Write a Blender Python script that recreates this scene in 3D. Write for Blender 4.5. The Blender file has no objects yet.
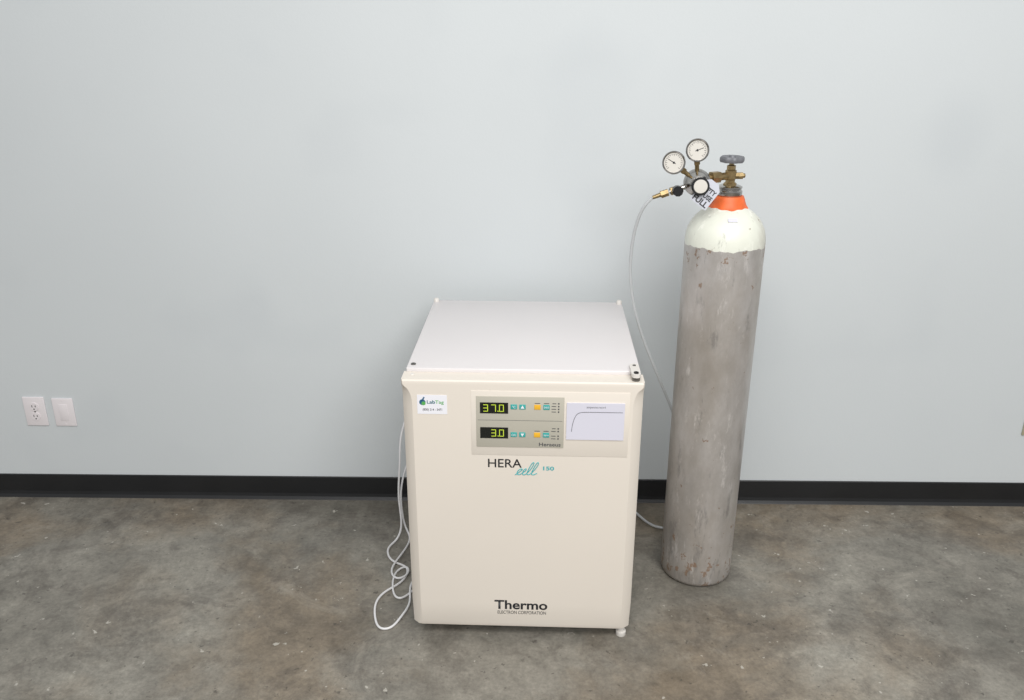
import bpy, bmesh, math, random
from mathutils import Vector, Matrix
random.seed(4)
S=bpy.context.scene
COL=S.collection
try:
    S.view_settings.view_transform='Standard'; S.view_settings.look='None'
    S.view_settings.exposure=0; S.view_settings.gamma=1
except Exception as e: print(e)

# ---------------------------------------------------------------- helpers
def lin(c):
    return tuple([(v/255/12.92 if v/255<=.04045 else ((v/255+.055)/1.055)**2.4) for v in c]+[1.0])
def mat(name,rgb,rough=.5,metal=0,spec=.5,emit=0,var=.04,vscale=8,bump=0,bscale=60,coat=0):
    m=bpy.data.materials.new(name); m.use_nodes=True
    n=m.node_tree.nodes; l=m.node_tree.links; b=n['Principled BSDF']
    b.inputs['Roughness'].default_value=rough; b.inputs['Metallic'].default_value=metal
    b.inputs['Specular IOR Level'].default_value=spec; b.inputs['Coat Weight'].default_value=coat
    c=lin(rgb)
    tc=n.new('ShaderNodeTexCoord'); no=n.new('ShaderNodeTexNoise')
    no.inputs['Scale'].default_value=vscale; no.inputs['Detail'].default_value=6
    l.new(tc.outputs['Object'],no.inputs['Vector'])
    r=n.new('ShaderNodeValToRGB'); r.color_ramp.elements[0].position=.3; r.color_ramp.elements[1].position=.7
    r.color_ramp.elements[0].color=tuple([v*(1-var) for v in c[:3]]+[1]); r.color_ramp.elements[1].color=tuple([min(1,v*(1+var)) for v in c[:3]]+[1])
    l.new(no.outputs['Fac'],r.inputs['Fac']); l.new(r.outputs['Color'],b.inputs['Base Color'])
    if emit:
        b.inputs['Emission Color'].default_value=c; b.inputs['Emission Strength'].default_value=emit
    if bump:
        n2=n.new('ShaderNodeTexNoise'); n2.inputs['Scale'].default_value=bscale; n2.inputs['Detail'].default_value=4
        l.new(tc.outputs['Object'],n2.inputs['Vector'])
        bp=n.new('ShaderNodeBump'); bp.inputs['Strength'].default_value=bump; bp.inputs['Distance'].default_value=.004
        l.new(n2.outputs['Fac'],bp.inputs['Height']); l.new(bp.outputs['Normal'],b.inputs['Normal'])
    return m
def empty(name,loc=(0,0,0),rz=0):
    e=bpy.data.objects.new(name,None); COL.objects.link(e); e.location=loc; e.rotation_euler=(0,0,rz); e.empty_display_size=.1
    return e
def addobj(name,me,m,parent=None,loc=(0,0,0),rot=(0,0,0),smooth=False):
    o=bpy.data.objects.new(name,me); COL.objects.link(o)
    if m: 
        for mm in (m if isinstance(m,(list,tuple)) else [m]): me.materials.append(mm)
    o.location=loc; o.rotation_euler=rot
    if parent: o.parent=parent
    if smooth:
        for p in me.polygons: p.use_smooth=True
    return o
def box(name,x0,x1,y0,y1,z0,z1,m,parent=None,bev=0,seg=3):
    bm=bmesh.new(); bmesh.ops.create_cube(bm,size=1)
    cx,cy,cz=(x0+x1)/2,(y0+y1)/2,(z0+z1)/2
    for v in bm.verts: v.co=Vector((v.co.x*(x1-x0),v.co.y*(y1-y0),v.co.z*(z1-z0)))
    if bev: bmesh.ops.bevel(bm,geom=bm.edges[:],offset=bev,segments=seg,profile=.5,affect='EDGES')
    me=bpy.data.meshes.new(name); bm.to_mesh(me); bm.free()
    o=addobj(name,me,m,parent,(cx,cy,cz))
    if bev: shade(o)
    return o
def shade(o,ang=40):
    me=o.data
    for p in me.polygons: p.use_smooth=True
    bm=bmesh.new(); bm.from_mesh(me)
    for e in bm.edges:
        if len(e.link_faces)==2 and e.calc_face_angle(0)>math.radians(ang): e.smooth=False
    bm.to_mesh(me); bm.free()
def lathe(name,prof,m,parent=None,loc=(0,0,0),rot=(0,0,0),seg=64,midx=None,ang=40):
    """prof: list of (r,z); revolves round local z"""
    bm=bmesh.new(); rings=[]
    for r,z in prof:
        if r<1e-6: rings.append([bm.verts.new((0,0,z))])
        else: rings.append([bm.verts.new((r*math.cos(2*math.pi*i/seg),r*math.sin(2*math.pi*i/seg),z)) for i in range(seg)])
    for k in range(len(rings)-1):
        a,b=rings[k],rings[k+1]
        for i in range(seg):
            j=(i+1)%seg
            if len(a)==1 and len(b)==1: continue
            if len(a)==1: f=bm.faces.new((a[0],b[j],b[i]))
            elif len(b)==1: f=bm.faces.new((a[i],a[j],b[0]))
            else: f=bm.faces.new((a[i],a[j],b[j],b[i]))
            if midx: f.material_index=midx[k]
    bmesh.ops.recalc_face_normals(bm,faces=bm.faces[:])
    me=bpy.data.meshes.new(name); bm.to_mesh(me); bm.free()
    o=addobj(name,me,m,parent,loc,rot); shade(o,ang); return o
def cyl(name,p0,p1,r,m,parent=None,seg=32,bev=0.0,r2=None,hexa=False):
    p0=Vector(p0);p1=Vector(p1);d=p1-p0;L=d.length;r2=r if r2 is None else r2
    b=bev
    prof=[(0,0),(r-b,0),(r,b),(r2,L-b),(r2-b,L),(0,L)] if b else [(0,0),(r,0),(r2,L),(0,L)]
    o=lathe(name,prof,m,parent,p0,seg=6 if hexa else seg)
    o.rotation_mode='QUATERNION'; o.rotation_quaternion=d.to_track_quat('Z','Y'); return o
def tomesh(o,name,m,parent):
    dg=bpy.context.evaluated_depsgraph_get(); dg.update()
    me=bpy.data.meshes.new_from_object(o.evaluated_get(dg))
    bpy.data.objects.remove(o)
    me.materials.clear()
    return addobj(name,me,m,parent)
def tube(name,pts,r,m,parent=None,cyc=False,res=10):
    cu=bpy.data.curves.new(name,'CURVE'); cu.dimensions='3D'; sp=cu.splines.new('NURBS')
    sp.points.add(len(pts)-1)
    for p,q in zip(sp.points,pts): p.co=(*q,1)
    sp.use_endpoint_u=True; sp.order_u=4; sp.resolution_u=res; sp.use_cyclic_u=cyc
    cu.bevel_depth=r; cu.bevel_resolution=3; cu.use_fill_caps=True
    o=bpy.data.objects.new(name,cu); COL.objects.link(o)
    n=tomesh(o,name,m,parent)
    for p in n.data.polygons: p.use_smooth=True
    return n
def text(name,s,x0,x1,z0,h,y,m,parent,bold=0,shear=0,fit=True,rotM=None):
    """flat lettering standing in the local x/z plane, facing -y; spans x0..x1, cap height h"""
    cu=bpy.data.curves.new(name,'FONT'); cu.body=s; cu.size=1; cu.extrude=0; cu.offset=bold; cu.shear=shear
    cu.resolution_u=4
    o=bpy.data.objects.new(name,cu); COL.objects.link(o)
    n=tomesh(o,name,m,parent); me=n.data
    xs=[v.co.x for v in me.vertices]; ys=[v.co.y for v in me.vertices]
    a,b=min(xs),max(xs); c=.7 if not fit else max(ys)
    for v in me.vertices:
        x=x0+(v.co.x-a)/(b-a)*(x1-x0); z=z0+v.co.y/c*h
        v.co=(x,y,z)
    if rotM:
        me.transform(rotM)
    return n

# ---------------------------------------------------------------- materials
M_cream=mat('door_cream',(226,218,207),.38,var=.012,vscale=3)
M_top=mat('top_white',(218,214,214),.4,var=.012,vscale=3)
M_side=mat('body_white',(220,216,210),.45,var=.02)
M_dark=mat('gap_dark',(28,27,26),.7)
M_panel=mat('panel_grey',(184,180,167),.45,var=.02)
M_black=mat('display_black',(20,22,20),.2)
M_led=mat('led_green',(180,200,60),.5,emit=.5)
M_teal=mat('button_teal',(60,165,160),.45)
M_yel=mat('button_yellow',(235,180,50),.45)
M_white=mat('label_white',(236,236,242),.5,var=.01)
M_lab2=mat('label_paper',(214,213,225),.55,var=.01)
M_tag=mat('tag_card',(190,192,202),.5,var=.03)
M_ink=mat('ink',(70,72,76),.6)
M_inkb=mat('ink_black',(26,28,32),.5)
M_tealtxt=mat('teal_letter',(70,175,180),.5)
M_green=mat('logo_green',(90,170,90),.5)
M_blue=mat('logo_blue',(40,95,130),.5)
M_metal=mat('screw_metal',(120,118,114),.35,metal=.9)
M_chrome=mat('chrome',(175,172,168),.22,metal=1,var=.12,vscale=30)
M_brass=mat('brass',(155,135,98),.38,metal=.85,var=.3,vscale=50)
M_gwheel=mat('handwheel_grey',(116,117,122),.5,metal=.2,var=.1)
M_blackp=mat('black_plastic',(18,18,20),.35)
M_dial=mat('dial_white',(208,204,196),.4,var=.01)
M_orange=mat('neck_orange',(226,104,48),.5,var=.2,vscale=35)
M_plate=mat('outlet_white',(232,226,228),.4,var=.01)
M_tan=mat('outlet_tan',(165,160,135),.5)
M_cord=mat('cord_white',(226,225,226),.45,var=.02)
M_hose=mat('hose_clear',(205,208,210),.3,var=.03)
M_hose.node_tree.nodes['Principled BSDF'].inputs['Alpha'].default_value=.8
M_base=mat('baseboard_black',(27,28,30),.4,var=.15,vscale=5,bump=.1,bscale=30)

def wall_mat():
    m=bpy.data.materials.new('painted_wall'); m.use_nodes=True; n=m.node_tree.nodes; l=m.node_tree.links; b=n['Principled BSDF']
    tc=n.new('ShaderNodeTexCoord')
    a=n.new('ShaderNodeTexNoise'); a.inputs['Scale'].default_value=.9; a.inputs['Detail'].default_value=3
    l.new(tc.outputs['Object'],a.inputs['Vector'])
    r=n.new('ShaderNodeValToRGB'); r.color_ramp.elements[0].position=.3; r.color_ramp.elements[1].position=.7
    r.color_ramp.elements[0].color=lin((204,209,211)); r.color_ramp.elements[1].color=lin((209,214,216))
    l.new(a.outputs['Fac'],r.inputs['Fac'])
    # one faint, slightly darker patch on the right of the wall, plus very faint handling marks
    s=n.new('ShaderNodeTexNoise'); s.inputs['Scale'].default_value=2.4; s.inputs['Detail'].default_value=2
    mp=n.new('ShaderNodeMapping'); mp.inputs['Location'].default_value=(3.3,0,1.2); l.new(tc.outputs['Object'],mp.inputs['Vector']); l.new(mp.outputs['Vector'],s.inputs['Vector'])
    r2=n.new('ShaderNodeValToRGB'); r2.color_ramp.elements[0].position=.58; r2.color_ramp.elements[1].position=.76
    r2.color_ramp.elements[0].color=(0,0,0,1); r2.color_ramp.elements[1].color=(.25,.25,.25,1); l.new(s.outputs['Fac'],r2.inputs['Fac'])
    geo=n.new('ShaderNodeNewGeometry'); sb=n.new('ShaderNodeVectorMath'); sb.operation='SUBTRACT'; sb.inputs[1].default_value=(1.40,2.838,1.36)
    l.new(geo.outputs['Position'],sb.inputs[0])
    ms=n.new('ShaderNodeVectorMath'); ms.operation='MULTIPLY'; ms.inputs[1].default_value=(1.25,0,1); l.new(sb.outputs[0],ms.inputs[0])
    ln=n.new('ShaderNodeVectorMath'); ln.operation='LENGTH'; l.new(ms.outputs[0],ln.inputs[0])
    mr=n.new('ShaderNodeMapRange'); mr.interpolation_type='SMOOTHSTEP'; mr.inputs['From Min'].default_value=.03; mr.inputs['From Max'].default_value=.2; mr.inputs['To Min'].default_value=.32; mr.inputs['To Max'].default_value=0
    l.new(ln.outputs['Value'],mr.inputs['Value'])
    ad=n.new('ShaderNodeMath'); ad.operation='ADD'; l.new(r2.outputs['Color'],ad.inputs[0]); l.new(mr.outputs[0],ad.inputs[1])
    x=n.new('ShaderNodeMix'); x.data_type='RGBA'; l.new(ad.outputs[0],x.inputs['Factor']); l.new(r.outputs['Color'],x.inputs['A']); x.inputs['B'].default_value=lin((192,198,202))
    l.new(x.outputs['Result'],b.inputs['Base Color'])
    b.inputs['Roughness'].default_value=.55; b.inputs['Specular IOR Level'].default_value=.3
    f=n.new('ShaderNodeTexNoise'); f.inputs['Scale'].default_value=140; l.new(tc.outputs['Object'],f.inputs['Vector'])
    bp=n.new('ShaderNodeBump'); bp.inputs['Strength'].default_value=.12; bp.inputs['Distance'].default_value=.002
    l.new(f.outputs['Fac'],bp.inputs['Height']); l.new(bp.outputs['Normal'],b.inputs['Normal'])
    return m
def floor_mat():
    m=bpy.data.materials.new('concrete'); m.use_nodes=True; n=m.node_tree.nodes; l=m.node_tree.links; b=n['Principled BSDF']
    tc=n.new('ShaderNodeTexCoord')
    def noise(s,d=8,ro=.6,dist=0,off=(0,0,0)):
        mp=n.new('ShaderNodeMapping'); mp.inputs['Location'].default_value=off
        l.new(tc.outputs['Object'],mp.inputs['Vector'])
        a=n.new('ShaderNodeTexNoise'); a.inputs['Scale'].default_value=s; a.inputs['Detail'].default_value=d; a.inputs['Roughness'].default_value=ro; a.inputs['Distortion'].default_value=dist
        l.new(mp.outputs['Vector'],a.inputs['Vector']); return a.outputs['Fac']
    def ramp(src,stops):
        r=n.new('ShaderNodeValToRGB'); e=r.color_ramp.elements
        while len(e)<len(stops): e.new(.5)
        for k,(p,c) in enumerate(stops): e[k].position=p; e[k].color=c if len(c)==4 else lin(c)
        l.new(src,r.inputs['Fac']); return r.outputs['Color']
    def mix(a,bb,fac,mode='MIX'):
        x=n.new('ShaderNodeMix'); x.data_type='RGBA'; x.blend_type=mode
        if isinstance(fac,float): x.inputs['Factor'].default_value=fac
        else: l.new(fac,x.inputs['Factor'])
        l.new(a,x.inputs['A']); 
        if isinstance(bb,tuple): x.inputs['B'].default_value=bb
        else: l.new(bb,x.inputs['B'])
        return x.outputs['Result']
    g=lambda v:(v,v,v,1)
    base=ramp(noise(1.5,10,.65,.3),[(.34,(110,107,99)),(.5,(130,126,117)),(.64,(149,145,135))])
    brown=ramp(noise(1.3,6,.6,.3,(5,3,0)),[(.47,g(0)),(.61,g(.55))])
    c=mix(base,lin((126,109,87)),brown)
    dark=ramp(noise(3.0,10,.74,.5,(9,1,0)),[(.49,g(0)),(.62,g(.52))])
    c=mix(c,lin((86,80,73)),dark)
    dark2=ramp(noise(9.5,8,.72,.5,(2,7,0)),[(.53,g(0)),(.65,g(.45))])
    c=mix(c,lin((86,80,74)),dark2)
    med=ramp(noise(14,8,.75,.2,(2,2,0)),[(.3,g(.72)),(.7,g(1.26))])
    c=mix(c,med,1.0,'MULTIPLY')
    fine=ramp(noise(80,5,.75),[(.3,g(.78)),(.7,g(1.2))])
    c=mix(c,fine,1.0,'MULTIPLY')
    pale=ramp(noise(3.3,12,.8,.7,(1,8,0)),[(.55,g(0)),(.65,g(.45))])
    c=mix(c,lin((168,162,150)),pale)
    fleck=ramp(noise(30,3,.6,0,(4,4,0)),[(.69,g(0)),(.72,g(.7))])
    c=mix(c,lin((196,192,182)),fleck)
    pit=ramp(noise(46,3,.6,0,(8,4,0)),[(.66,g(0)),(.71,g(.6))])
    c=mix(c,lin((60,56,52)),pit)
    l.new(c,b.inputs['Base Color'])
    rr=ramp(noise(3,6,.6,0,(3,3,0)),[(.3,g(.32)),(.7,g(.52))]); l.new(rr,b.inputs['Roughness'])
    b.inputs['Specular IOR Level'].default_value=.4
    bp=n.new('ShaderNodeBump'); bp.inputs['Strength'].default_value=.15; bp.inputs['Distance'].default_value=.003
    l.new(noise(40,6),bp.inputs['Height']); l.new(bp.outputs['Normal'],b.inputs['Normal'])
    return m
def steel_mat(name,basec,darkc,rust_amt,metal,wear=0):
    m=bpy.data.materials.new(name); m.use_nodes=True; n=m.node_tree.nodes; l=m.node_tree.links; b=n['Principled BSDF']
    tc=n.new('ShaderNodeTexCoord')
    def noise(s,d=8,ro=.6,sc=(1,1,1),off=(0,0,0)):
        mp=n.new('ShaderNodeMapping'); mp.inputs['Scale'].default_value=sc; mp.inputs['Location'].default_value=off
        l.new(tc.outputs['Object'],mp.inputs['Vector'])
        a=n.new('ShaderNodeTexNoise'); a.inputs['Scale'].default_value=s; a.inputs['Detail'].default_value=d; a.inputs['Roughness'].default_value=ro
        l.new(mp.outputs['Vector'],a.inputs['Vector']); return a.outputs['Fac']
    def ramp(src,p0,c0,p1,c1):
        r=n.new('ShaderNodeValToRGB'); e=r.color_ramp.elements
        e[0].position=p0;e[0].color=c0;e[1].position=p1;e[1].color=c1; l.new(src,r.inputs['Fac']); return r.outputs['Color']
    def mix(a,bb,fac):
        x=n.new('ShaderNodeMix'); x.data_type='RGBA'; l.new(fac,x.inputs['Factor']); l.new(a,x.inputs['A']); x.inputs['B'].default_value=bb
        return x.outputs['Result']
    def math_(op,a,bv):
        x=n.new('ShaderNodeMath'); x.operation=op; l.new(a,x.inputs[0])
        if isinstance(bv,(float,int)): x.inputs[1].default_value=bv
        else: l.new(bv,x.inputs[1])
        return x.outputs[0]
    def zr(z0,z1,a,bv):
        mr=n.new('ShaderNodeMapRange'); mr.inputs['From Min'].default_value=z0; mr.inputs['From Max'].default_value=z1; mr.inputs['To Min'].default_value=a; mr.inputs['To Max'].default_value=bv
        l.new(sep.outputs['Z'],mr.inputs['Value']); return mr.outputs[0]
    sep=n.new('ShaderNodeSeparateXYZ'); l.new(tc.outputs['Object'],sep.inputs[0])
    g=lambda v:(v,v,v,1)
    c=ramp(noise(7,9,.7,(1,1,.5)),.36,lin(darkc),.64,lin(basec))
    br=ramp(math_('ADD',noise(3.5,6,.65,(1,1,.45),(1,5,3)),zr(0,.6,.06*wear,0)),.48,g(0),.66,g(.4)); c=mix(c,lin((156,144,128)),br)
    sc=ramp(noise(20,7,.75,(1,1,.3),(3,1,2)),.56,g(0),.65,g(.55)); c=mix(c,lin([min(255,v+28) for v in basec]),sc)
    dk=ramp(math_('ADD',noise(26,7,.75,(1,1,.25),(6,3,8)),zr(0,.7,.04*wear,0)),.58,g(0),.67,g(.5)); c=mix(c,lin([v*.6 for v in basec]),dk)
    s=math_('ADD',noise(34,7,.68,(1,1,.8),(7,2,1)),zr(0,.22,.10,0)); s=math_('ADD',s,zr(.98,1.12,0,.05))
    ru=ramp(s,.64-rust_amt,g(0),.68-rust_amt,g(.75))
    c=mix(c,lin((122,90,60)),ru)
    l.new(c,b.inputs['Base Color'])
    inv=n.new('ShaderNodeMath'); inv.operation='MULTIPLY_ADD'; l.new(ru,inv.inputs[0]); inv.inputs[1].default_value=-metal; inv.inputs[2].default_value=metal
    l.new(inv.outputs[0],b.inputs['Metallic'])
    b.inputs['Roughness'].default_value=.38
    bp=n.new('ShaderNodeBump'); bp.inputs['Strength'].default_value=.12; bp.inputs['Distance'].default_value=.003
    l.new(noise(50,5),bp.inputs['Height']); l.new(bp.outputs['Normal'],b.inputs['Normal'])
    return m
M_wall=wall_mat(); M_floor=floor_mat()
M_steel=steel_mat('cylinder_silver',(204,200,197),(174,169,164),.0,.5,wear=1)
M_shoulder=steel_mat('shoulder_white',(229,231,219),(221,223,211),-.055,0)

# ---------------------------------------------------------------- room
WY=2.838
box('floor',-5,5,-3.5,WY+.1,-.1,0,M_floor)
box('wall_back',-5,5,WY,WY+.12,0,4.2,M_wall)
bm=bmesh.new(); prof=[(0,.0935),(-.003,.0935),(-.0045,.091),(-.0045,.022),(-.007,.010),(-.014,.003),(-.016,0),(0,0)]
xs=[-5,-1.02,-1.018,1.35,1.352,5]
rows=[[bm.verts.new((x,WY+y-.0005,z)) for y,z in prof] for x in xs]
for a,b in zip(rows,rows[1:]):
    for i in range(len(prof)-1): bm.faces.new((a[i],b[i],b[i+1],a[i+1]))
bmesh.ops.recalc_face_normals(bm,faces=bm.faces[:])
me=bpy.data.meshes.new('baseboard_back'); bm.to_mesh(me); bm.free(); bb=addobj('baseboard_back',me,M_base)

# ---------------------------------------------------------------- incubator
INC=empty('co2_incubator',(-.0042,2.0462,0),-.0216)
W=.641; hw=W/2
bm=bmesh.new()
Z0,Z1=.04,.8231; T=.062
zs=[Z0,Z0+.004,Z0+.012]+[Z0+.012+(.745-.052)*k/10 for k in range(1,11)]+[.745+.006*k for k in range(1,13)]+[.820,Z1]
rows=[]
for z in zs:
    t=max(0,min(1,(.806-z)/.055)); t=math.sqrt(1-(1-t)**2)
    c=.004+.024*t; d=.004+.016*t
    e=0
    if z<Z0+.012: e=.004*(1-((z-Z0)/.012))
    if z>.8195: e=.004*(z-.8195)/(Z1-.8195)
    k=hw if z>.1 else hw-.0025
    pts=[(-k,T),(-k,d+.003),(-k+.002,d),(-k+c*.6,d*.32),(-k+c,e),(k-c,e),(k-c*.6,d*.32),(k-.002,d),(k,d+.003),(k,T)]
    rows.append([bm.verts.new((x,y,z)) for x,y in pts])
N=len(rows[0])
for a,b in zip(rows,rows[1:]):
    for i in range(N): bm.faces.new((a[i],a[(i+1)%N],b[(i+1)%N],b[i]))
bm.faces.new(rows[0]); bm.faces.new(rows[-1])
bmesh.ops.recalc_face_normals(bm,faces=bm.faces[:])
me=bpy.data.meshes.new('door'); bm.to_mesh(me); bm.free(); o=addobj('door',me,M_cream,INC); shade(o,28)
box('door_gasket',-hw+.012,hw-.012,T-.002,T+.012,.05,.815,M_dark,INC)
box('cabinet',-hw+.008,hw-.008,T+.008,.665,.045,.824,M_side,INC,.006)
box('top_cover',-hw+.006,hw-.006,T-.004,.672,.8215,.8342,M_top,INC,.003)
box('underside_frame',-hw+.02,hw-.02,.03,.64,.026,.046,M_dark,INC)
for i,(fx,fy) in enumerate([(-.285,.07),(.297,.030),(-.28,.6),(.28,.6)]):
    lathe('foot_%d'%(i+1),[(0,0),(.014,0),(.015,.003),(.015,.014),(.010,.016),(.010,.045),(0,.045)],M_side if i==1 else M_dark,INC,(fx,fy,0),seg=28)
for i,x in enumerate((-hw+.016,hw-.016)):
    lathe('rear_buffer_%d'%(i+1),[(0,.833),(.009,.833),(.009,.842),(.006,.846),(0,.846)],M_side,INC,(x,.655,0),seg=24)
bm=bmesh.new(); pl=[]
for k in range(13): a=math.pi*k/12; pl.append((.012*math.cos(a),.03+.012*math.sin(a)))
for k in range(13): a=math.pi+math.pi*k/12; pl.append((.012*math.cos(a),-.03+.012*math.sin(a)))
vv=[bm.verts.new((x,y,0)) for x,y in pl]; f=bm.faces.new(vv)
r=bmesh.ops.extrude_face_region(bm,geom=[f]); 
for v in [g for g in r['geom'] if isinstance(g,bmesh.types.BMVert)]: v.co.z+=.009
bmesh.ops.recalc_face_normals(bm,faces=bm.faces[:])
me=bpy.data.meshes.new('hinge_plate'); bm.to_mesh(me); bm.free()
addobj('hinge_plate',me,M_side,INC,(hw-.022,.052,.8335)); 
lathe('hinge_base',[(0,.80),(.011,.80),(.011,.8345),(0,.8345)],M_metal,INC,(hw-.022,.022,0),seg=24)
lathe('hinge_screw',[(0,.842),(.0065,.842),(.0065,.8455),(.003,.8465),(.003,.8445),(0,.8445)],M_dark,INC,(hw-.022,.024,0),seg=20)
lathe('hinge_screw_rear',[(0,.842),(.0045,.842),(.0045,.8442),(0,.8442)],M_metal,INC,(hw-.022,.078,0),seg=20)
lathe('cover_screw',[(0,.834),(.0075,.834),(.007,.8365),(.003,.8372),(.003,.8355),(0,.8355)],M_metal,INC,(-hw+.022,.085,0),seg=20)
lathe('door_screw',[(0,.822),(.006,.822),(.005,.825),(0,.825)],M_side,INC,(-hw+.024,.04,0),seg=20)
box('panel_bezel',-.136,.284,-.0012,.004,.607,.796,M_cream,INC,.0011,2)
box('control_panel',-.1224,.1117,-.0030,.003,.632,.781,M_panel,INC,.0012,2)
yp=-.0032
box('display_temperature',-.112,-.037,yp-.0006,yp+.002,.732,.7635,M_black,INC)
box('display_co2',-.112,-.037,yp-.0006,yp+.002,.6587,.691,M_black,INC)
SEG={'3':'abgcd','7':'abc','0':'abcdef','-':'g','.':'p'}
def seven(name,s,x,z,w,h):
    bm=bmesh.new()
    t=.0019
    def q(x0,x1,z0,z1):
        v=[bm.verts.new((a,yp-.0009,b)) for a,b in ((x0,z0),(x1,z0),(x1,z1),(x0,z1))]; bm.faces.new(v)
    for ch in s:
        if ch=='.': q(x-.004,x-.0015,z,z+.0028); continue
        L={'a':(x,x+w,z+h-t,z+h),'d':(x,x+w,z,z+t),'g':(x,x+w,z+h/2-t/2,z+h/2+t/2),'f':(x,x+t,z+h/2,z+h),'b':(x+w-t,x+w,z+h/2,z+h),'e':(x,x+t,z,z+h/2),'c':(x+w-t,x+w,z,z+h/2)}
        for k in SEG.get(ch,''): q(*L[k])
        x+=w+.0085
    me=bpy.data.meshes.new(name); bm.to_mesh(me); bm.free(); addobj(name,me,M_led,INC)
seven('digits_temperature','37.0',-.103,.7375,.0125,.0205)
seven('digits_co2','3.0',-.082,.6645,.0125,.0205)
k=0
for z in (.752,.6705):
    for x,mm in ((-.022,M_teal),(.001,M_teal),(.0405,M_yel),(.0645,M_teal)):
        k+=1; box('button_%d'%k,x-.0085,x+.0085,yp-.0012,yp+.002,z-.007,z+.007,mm,INC,.0008,2)
text('temperature_label','\u00b0C',-.027,-.017,.7485,.007,yp-.0014,M_white,INC)
text('percent_label','CO2',-.028,-.016,.667,.006,yp-.0014,M_white,INC)
text('auto_label','auto',.058,.071,.7495,.006,yp-.0014,M_white,INC)
text('alarm_label','alarm',.058,.071,.668,.006,yp-.0014,M_white,INC)
for i,(z,sg) in enumerate(((.752,1),(.6705,-1))):
    bm=bmesh.new(); v=[bm.verts.new((.001+a,yp-.0015,z+b*sg)) for a,b in ((-.005,-.004),(.005,-.004),(0,.005))]; bm.faces.new(v)
    me=bpy.data.meshes.new('arrow_%d'%(i+1)); bm.to_mesh(me); bm.free(); addobj('arrow_%d'%(i+1),me,M_white,INC)
for i in range(8):
    z=[.763,.755,.747,.739,.690,.682,.668,.660][i]
    box('led_%d'%(i+1),.095,.0985,yp-.0006,yp+.001,z-.0018,z+.0018,M_ink,INC)
    box('led_text_%d'%(i+1),.078 if i%4 else .08,.090,yp-.0004,yp+.001,z-.0008,z+.0008,M_ink,INC)
for i,x in enumerate((.0405,.0645,.0405,.0645)):
    z=.763 if i<2 else .682
    box('key_caption_%d'%(i+1),x-.007,x+.007,yp-.0004,yp+.001,z-.0008,z+.0008,M_ink,INC)
box('panel_rule',-.118,.107,yp-.0003,yp+.001,.712,.7126,M_ink,INC)
text('maker_name','Heraeus',.046,.104,.6375,.0105,yp-.0004,M_ink,INC,bold=.01)
box('graph_label',.118,.271,-.0042,.001,.659,.766,M_lab2,INC)
tube('graph_curve',[(.132,-.0045,.683),(.133,-.0045,.70),(.138,-.0045,.722),(.146,-.0045,.737),(.160,-.0045,.741),(.20,-.0045,.7405),(.266,-.0045,.7405)],.0006,M_ink,INC)
text('graph_title','temperature record',.170,.220,.752,.006,-.0045,M_ink,INC)
box('dealer_sticker',-.279,-.1995,-.0008,.002,.726,.781,M_white,INC)
lathe('logo_drop',[(0,0),(.008,0),(.0085,.0004),(0,.0004)],M_blue,INC,(-.265,-.0006,.760),(math.pi/2,0,0),seg=24)
lathe('logo_leaf',[(0,0),(.0055,0),(.0055,.0004),(0,.0004)],M_green,INC,(-.262,-.0011,.757),(math.pi/2,0,0),seg=24)
cyl('logo_stem',(-.265,-.0012,.766),(-.260,-.0012,.775),.002,M_blue,INC,seg=10)
text('sticker_name','LabTag',-.253,-.208,.7565,.0095,-.0012,M_green,INC,bold=.01)
text('sticker_name_start','Lab',-.253,-.231,.7565,.0095,-.0014,M_blue,INC,bold=.01)
text('sticker_line','(800) 214 - 5471',-.265,-.213,.736,.0065,-.0012,M_ink,INC,bold=.01)
text('lettering_hera','HERA',-.092,.0,.5695,.0255,-.0006,M_inkb,INC,bold=.008)
def stroke(name,pts,x0,z0,s,r,m,sh=.35):
    return tube(name,[(x0+(a+sh*b)*s,-.0006,z0+b*s) for a,b in pts],r,m,INC,res=8)
stroke('lettering_cell',[(-.2,.0),(.55,.75),(.45,.95),(.1,.9),(-.1,.45),(.0,.05),(.4,.0),(.75,.4),(1.05,.75),(.95,1.0),(.7,.85),(.65,.4),(.75,.03),(1.1,0),(1.45,.5),(1.75,1.5),(1.65,2.0),(1.4,1.8),(1.3,1.0),(1.25,.3),(1.4,.0),(1.75,.1),(2.05,.6),(2.35,1.5),(2.25,2.0),(2.0,1.8),(1.9,1.0),(1.85,.3),(2.0,.0),(2.3,.05),(2.6,.3)],-.014,.547,.0205,.0012,M_tealtxt)
text('lettering_150','150',.058,.088,.563,.0115,-.0006,M_tealtxt,INC,bold=.03)
text('lettering_thermo','Thermo',-.077,.077,.104,.030,-.0006,M_inkb,INC,bold=.022)
text('lettering_corporation','ELECTRON CORPORATION',-.068,.073,.0865,.0110,-.0006,M_inkb,INC)

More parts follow.
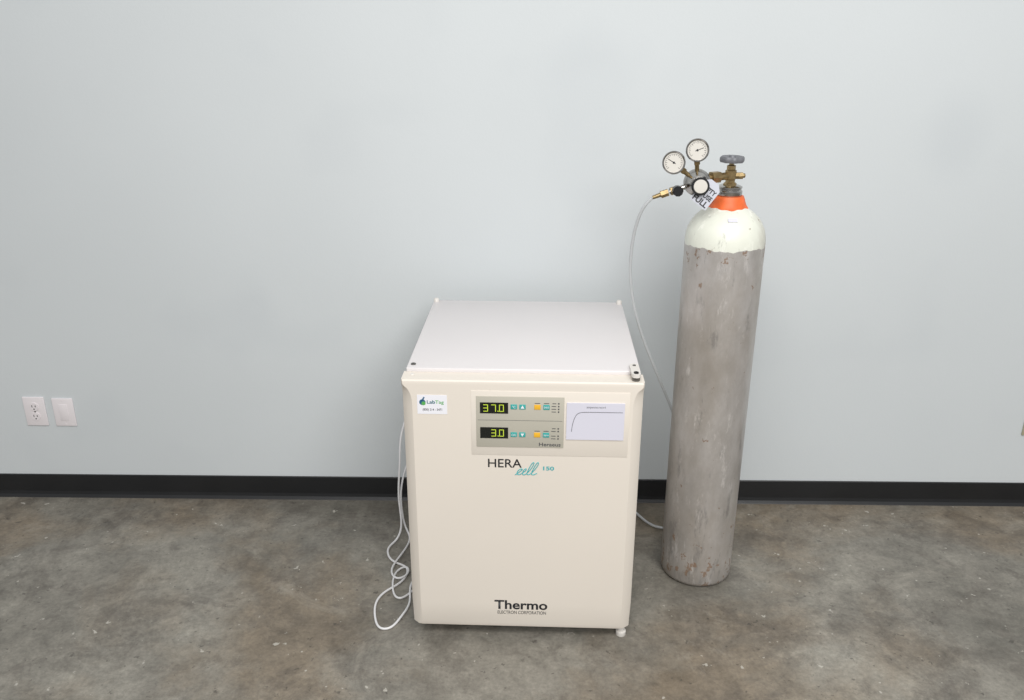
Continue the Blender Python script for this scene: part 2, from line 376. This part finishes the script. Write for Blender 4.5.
# ---------------------------------------------------------------- gas cylinder
CYL=empty('gas_cylinder',(.5764,2.4064,0))
R=.1135
prof=[(0,.012),(.06,.01),(.088,.0),(.100,.0005),(.108,.006),(R,.018)]+[(R,.018+(1.112-.018)*k/24) for k in range(1,25)]
n1=len(prof)-1
prof+=[(R,1.122),(.1118,1.138),(.1078,1.156),(.100,1.172),(.090,1.187),(.077,1.199),(.064,1.209),(.055,1.216)]
n2=len(prof)-1
prof+=[(.051,1.222),(.047,1.232),(.044,1.242),(.041,1.248)]
n3=len(prof)-1
prof+=[(.03,1.249),(0,1.249)]
mi=[0]*n1+[1]*(n2-n1)+[2]*(n3-n2)+[2]*2
shell=lathe('cylinder_shell',prof,[M_steel,M_shoulder,M_orange],CYL,seg=96,midx=mi)
for v in shell.data.vertices:      # hand-painted, slightly wavy colour bands
    a=math.atan2(v.co.y,v.co.x)
    if abs(v.co.z-1.112)<.001: v.co.z+=.0022*math.sin(5*a+1)+.0016*math.sin(13*a)+.0012*math.sin(29*a)
    elif abs(v.co.z-1.216)<.0005:
        s=.0022*math.sin(4*a+2)+.0015*math.sin(11*a); v.co.z-=s*.6; k=1+s*14.4; v.co.x*=k; v.co.y*=k
lathe('neck_ring',[(.02,1.246),(.034,1.246),(.036,1.249),(.036,1.262),(.033,1.265),(.033,1.268),(.035,1.270),(.035,1.274),(.028,1.277),(0,1.277)],M_chrome,CYL,seg=48)
box('shoulder_sticker',-.013,.013,-.0008,.0008,-.006,.006,M_lab2,CYL).matrix_local=Matrix.Translation((-.003,-.0840,1.1940))@Matrix.Rotation(-.85,4,'X')
lathe('valve_body',[(0,1.270),(.019,1.272),(.019,1.282),(.0135,1.286),(.0135,1.292),(.016,1.295),(.016,1.318),(.012,1.321),(.012,1.325),(0,1.325)],M_brass,CYL,seg=8,ang=20)
lathe('valve_bonnet',[(0,1.322),(.0125,1.322),(.0125,1.332),(.007,1.334),(.007,1.346),(0,1.346)],M_brass,CYL,seg=6,ang=20)
wh=[(0,1.338),(.010,1.338),(.012,1.342),(.024,1.343),(.031,1.341),(.033,1.345),(.033,1.353),(.030,1.357),(.022,1.354),(.010,1.354),(.008,1.360),(.0,1.361)]
w_=lathe('handwheel',wh,M_gwheel,CYL,seg=48)
for v in w_.data.vertices:
    rr=math.hypot(v.co.x,v.co.y)
    if rr>.027:
        a=math.atan2(v.co.y,v.co.x); k=1+.05*math.cos(8*a); v.co.x*=k; v.co.y*=k
cyl('valve_outlet',(-.012,-.005,1.303),(-.055,-.028,1.303),.0105,M_brass,CYL,bev=.001)
cyl('relief_plug',(.012,.002,1.303),(.034,.004,1.303),.010,M_brass,CYL,hexa=True)
cyl('relief_cap',(.030,.004,1.303),(.041,.005,1.303),.0065,M_brass,CYL,bev=.001)

# ---------------------------------------------------------------- regulator
REG=empty('pressure_regulator',(.474,2.36,1.292))
def rot_to(d): return Vector(d).to_track_quat('Z','Y')
face=Vector((-.12,-1,.12)).normalized()
def lface(name,prof,m,c,seg=40,d=face,**kw):
    o=lathe(name,prof,m,REG,c,seg=seg,**kw); o.rotation_mode='QUATERNION'; o.rotation_quaternion=rot_to(d); return o
lface('diaphragm_body',[(0,-.03),(.022,-.03),(.026,-.026),(.026,-.010),(.036,-.008),(.037,-.004),(.037,.004),(.036,.007),(.030,.012),(.024,.020),(.020,.030),(0,.030)],M_chrome,(0,0,0))
for k in range(6):
    a=math.pi*k/3+.3; q=rot_to(face); p=q@Vector((.0315*math.cos(a),.0315*math.sin(a),.006)); p2=q@Vector((.0315*math.cos(a),.0315*math.sin(a),.0125))
    cyl('body_bolt_%d'%(k+1),p,p2,.0035,M_metal,REG,hexa=True)
lface('adjusting_knob',[(0,.028),(.021,.028),(.024,.031),(.024,.050),(.021,.053),(0,.053)],M_blackp,(.006,-.004,-.008),seg=32)
lface('knob_cap',[(0,.053),(.0185,.053),(.018,.0545),(0,.055)],M_dial,(.006,-.004,-.008))
cyl('inlet_stem',(.015,.008,.008),(.050,.020,.011),.009,M_brass,REG,bev=.001)
cyl('inlet_nut',(.040,.0145,.011),(.066,.027,.011),.0165,M_brass,REG,hexa=True)
def gauge(i,c,rollang,stem0):
    c=Vector(c)
    cyl('gauge_stem_%d'%i,stem0,c+Vector((0,.012,0)),.006,M_brass,REG)
    mid=Vector(stem0).lerp(c,.35); cyl('gauge_nut_%d'%i,mid,Vector(stem0).lerp(c,.6)+Vector((0,.004,0)),.009,M_brass,REG,hexa=True)
    q=rot_to(face)
    lface('gauge_case_%d'%i,[(0,-.012),(.027,-.012),(.030,-.009),(.030,.008),(.031,.010),(.031,.015),(.029,.017),(.0265,.015),(.0265,.0115),(0,.0115)],M_chrome,c)
    lface('gauge_dial_%d'%i,[(0,.012),(.0262,.012),(.0262,.0125),(0,.0125)],M_dial,c)
    bm=bmesh.new()
    def bar(a,r0,r1,w):
        ux,uy=math.cos(a),math.sin(a); px,py=-uy*w,ux*w
        v=[bm.verts.new((ux*r0+px,uy*r0+py,.0129)),bm.verts.new((ux*r0-px,uy*r0-py,.0129)),bm.verts.new((ux*r1-px,uy*r1-py,.0129)),bm.verts.new((ux*r1+px,uy*r1+py,.0129))]; bm.faces.new(v)
    for k in range(19):
        a=math.radians(-45+270*k/18); bar(a,.0195 if k%3 else .0175,.0225,.0005)
    for k in range(28):
        a=math.radians(-45+270*(k+.5)/28); bar(a,.0222,.0228,.0014)
    bar(rollang,-.006,.018,.0009)
    me=bpy.data.meshes.new('gauge_marks_%d'%i); bm.to_mesh(me); bm.free()
    o=addobj('gauge_marks_%d'%i,me,M_inkb,REG,c); o.rotation_mode='QUATERNION'; o.rotation_quaternion=q
    lface('gauge_hub_%d'%i,[(0,.0129),(.003,.0129),(.0025,.0142),(0,.0142)],M_inkb,c,seg=16)
gauge(1,(-.073,-.03,.058),2.6,(-.02,-.002,.016))
gauge(2,(-.012,-.03,.091),.4,(-.002,-.002,.03))
cyl('outlet_pipe',(-.025,0,-.010),(-.075,-.004,-.026),.0075,M_chrome,REG)
cyl('outlet_valve_body',(-.048,-.002,-.018),(-.072,-.004,-.025),.0115,M_brass,REG,hexa=True)
cyl('shutoff_knob',(-.056,-.012,-.020),(-.056,-.038,-.019),.0145,M_blackp,REG,bev=.003,seg=10)
cyl('barb_nut',(-.078,-.004,-.027),(-.098,-.004,-.034),.0105,M_brass,REG,hexa=True)
cyl('hose_barb',(-.096,-.004,-.033),(-.120,-.004,-.042),.0065,M_brass,REG,r2=.005)
TAG=Matrix.Translation((.022,-.036,-.022))@Matrix.Rotation(math.radians(-14),4,'X')@Matrix.Rotation(math.radians(38),4,'Y')
bm=bmesh.new()
v=[bm.verts.new(TAG@Vector((x,.0,z))) for x,z in ((-.027,-.040),(.027,-.040),(.027,.022),(.013,.036),(-.013,.036),(-.027,.022))]
f=bm.faces.new(v); r=bmesh.ops.extrude_face_region(bm,geom=[f]); dv=(TAG.to_3x3()@Vector((0,1,0)))*.001
for g in r['geom']:
    if isinstance(g,bmesh.types.BMVert): g.co+=dv
bmesh.ops.recalc_face_normals(bm,faces=bm.faces[:])
me=bpy.data.meshes.new('status_tag'); bm.to_mesh(me); bm.free(); addobj('status_tag',me,M_tag,REG)
text('tag_full','FULL',-.023,.023,-.036,.016,-.0006,M_inkb,REG,bold=.035,rotM=TAG)
text('tag_in_use','IN USE',-.023,.023,-.015,.013,-.0006,M_inkb,REG,bold=.035,rotM=TAG)
text('tag_empty','EMPTY',-.023,.023,.003,.013,-.0006,M_inkb,REG,bold=.035,rotM=TAG)

# ---------------------------------------------------------------- hose + cords
hz=[(.352,2.356,1.249),(.333,2.36,1.230),(.319,2.38,1.190),(.309,2.42,1.10),(.315,2.46,.98),(.348,2.50,.84),(.400,2.53,.712),(.465,2.56,.57),(.53,2.59,.42),(.575,2.64,.22),(.575,2.66,.07),(.55,2.64,.012),(.50,2.63,.008),(.455,2.66,.008),(.42,2.73,.012),(.38,2.77,.03),(.32,2.775,.08),(.26,2.76,.12),(.24,2.722,.13)]
tube('gas_hose',hz,.0047,M_hose)
PC=empty('power_cord',(0,0,0))
c1=[(-.27,2.74,.55),(-.36,2.76,.50),(-.435,2.66,.40),(-.425,2.60,.28),(-.44,2.58,.16),(-.42,2.56,.06),(-.44,2.54,.006),(-.475,2.50,.005),(-.45,2.42,.005),(-.40,2.40,.005),(-.375,2.37,.006),(-.39,2.30,.005),(-.44,2.26,.005),(-.465,2.20,.005),(-.45,2.12,.005),(-.43,2.07,.005),(-.39,2.075,.005),(-.372,2.13,.005),(-.345,2.20,.005),(-.37,2.28,.012),(-.345,2.34,.008),(-.32,2.37,.007)]
c2=[(-.27,2.745,.35),(-.38,2.77,.30),(-.44,2.66,.20),(-.435,2.62,.09),(-.42,2.60,.015),(-.39,2.56,.006),(-.41,2.46,.010),(-.445,2.36,.012),(-.41,2.30,.012),(-.37,2.34,.012),(-.385,2.40,.006),(-.43,2.36,.006),(-.415,2.24,.006),(-.385,2.20,.012),(-.36,2.24,.006),(-.33,2.30,.006)]
c3=[(-.27,2.742,.60),(-.35,2.765,.56),(-.405,2.68,.47),(-.41,2.64,.30),(-.405,2.62,.12),(-.38,2.58,.01),(-.345,2.50,.005),(-.33,2.42,.005)]
tube('cord_1',c1,.0036,M_cord,PC); tube('cord_2',c2,.0034,M_cord,PC); tube('cord_3',c3,.0030,M_cord,PC)

# ---------------------------------------------------------------- wall plates
def plate(name,x,z,w,h,kind,m=M_plate):
    E=empty(name,(x,WY,z))
    box('cover_plate',-w/2,w/2,-.006,.0,-h/2,h/2,m,E,.0025,3)
    if kind=='duplex':
        for i,zz in enumerate((.0195,-.0195)):
            o=lathe('receptacle_%d'%(i+1),[(0,0),(.0165,0),(.0165,.0025),(0,.0028)],M_plate,E,(0,-.006,zz),(math.pi/2,0,0),seg=32)
            for k,(sx,hh) in enumerate(((-.0062,.0085),(.0062,.007))):
                box('slot_%d_%d'%(i+1,k+1),sx-.0012,sx+.0012,-.0093,-.0085,zz-hh/2+.003,zz+hh/2+.003,M_dark,E)
            lathe('ground_%d'%(i+1),[(0,0),(.0025,0),(.0025,.0006),(0,.0006)],M_dark,E,(0,-.0087,zz-.0085),(math.pi/2,0,0),seg=12)
        lathe('plate_screw',[(0,0),(.003,0),(.003,.001),(0,.001)],M_metal,E,(0,-.006,0),(math.pi/2,0,0),seg=16)
    else:
        box('blank_insert',-.0165,.0165,-.0075,-.005,-.033,.033,m,E,.0008,2)
        for i,zz in enumerate((.048,-.048)):
            lathe('plate_screw_%d'%(i+1),[(0,0),(.003,0),(.003,.001),(0,.001)],M_plate,E,(0,-.006,zz),(math.pi/2,0,0),seg=16)
    return E
plate('wall_outlet',-1.813,.358,.080,.116,'duplex')
plate('blank_wall_plate',-1.706,.355,.078,.112,'blank')
plate('wall_outlet.001',1.869,.338,.075,.090,'duplex',M_tan)

# ---------------------------------------------------------------- lights / world
def area(name,loc,rot,sx,sy,e,col=(1,1,1)):
    L=bpy.data.lights.new(name,'AREA'); L.shape='RECTANGLE'; L.size=sx; L.size_y=sy; L.energy=e; L.color=col
    o=bpy.data.objects.new(name,L); COL.objects.link(o); o.location=loc; o.rotation_euler=rot; return o
area('ceiling_light_1',(.5,0,3.5),(math.radians(14),0,0),3.2,1.4,88,(1,.985,.965))
area('ceiling_light_2',(.8,-2.2,3.3),(math.radians(48),0,0),3.4,1.4,120,(1,.985,.965))
w=bpy.data.worlds.new('World'); S.world=w; w.use_nodes=True
bg=w.node_tree.nodes['Background']; bg.inputs['Color'].default_value=(.97,.985,1,1); bg.inputs['Strength'].default_value=.47

# ---------------------------------------------------------------- camera
cd=bpy.data.cameras.new('camera'); co=bpy.data.objects.new('camera',cd); COL.objects.link(co); S.camera=co
cd.sensor_width=36; cd.sensor_fit='HORIZONTAL'; cd.lens=846.93*36/1024; cd.clip_start=.05
co.matrix_world=Matrix.Translation((0,0,1.6836))@Matrix.Rotation(.0153,4,'Z')@Matrix.Rotation(math.pi/2-.3607,4,'X')@Matrix.Rotation(.0015,4,'Z')
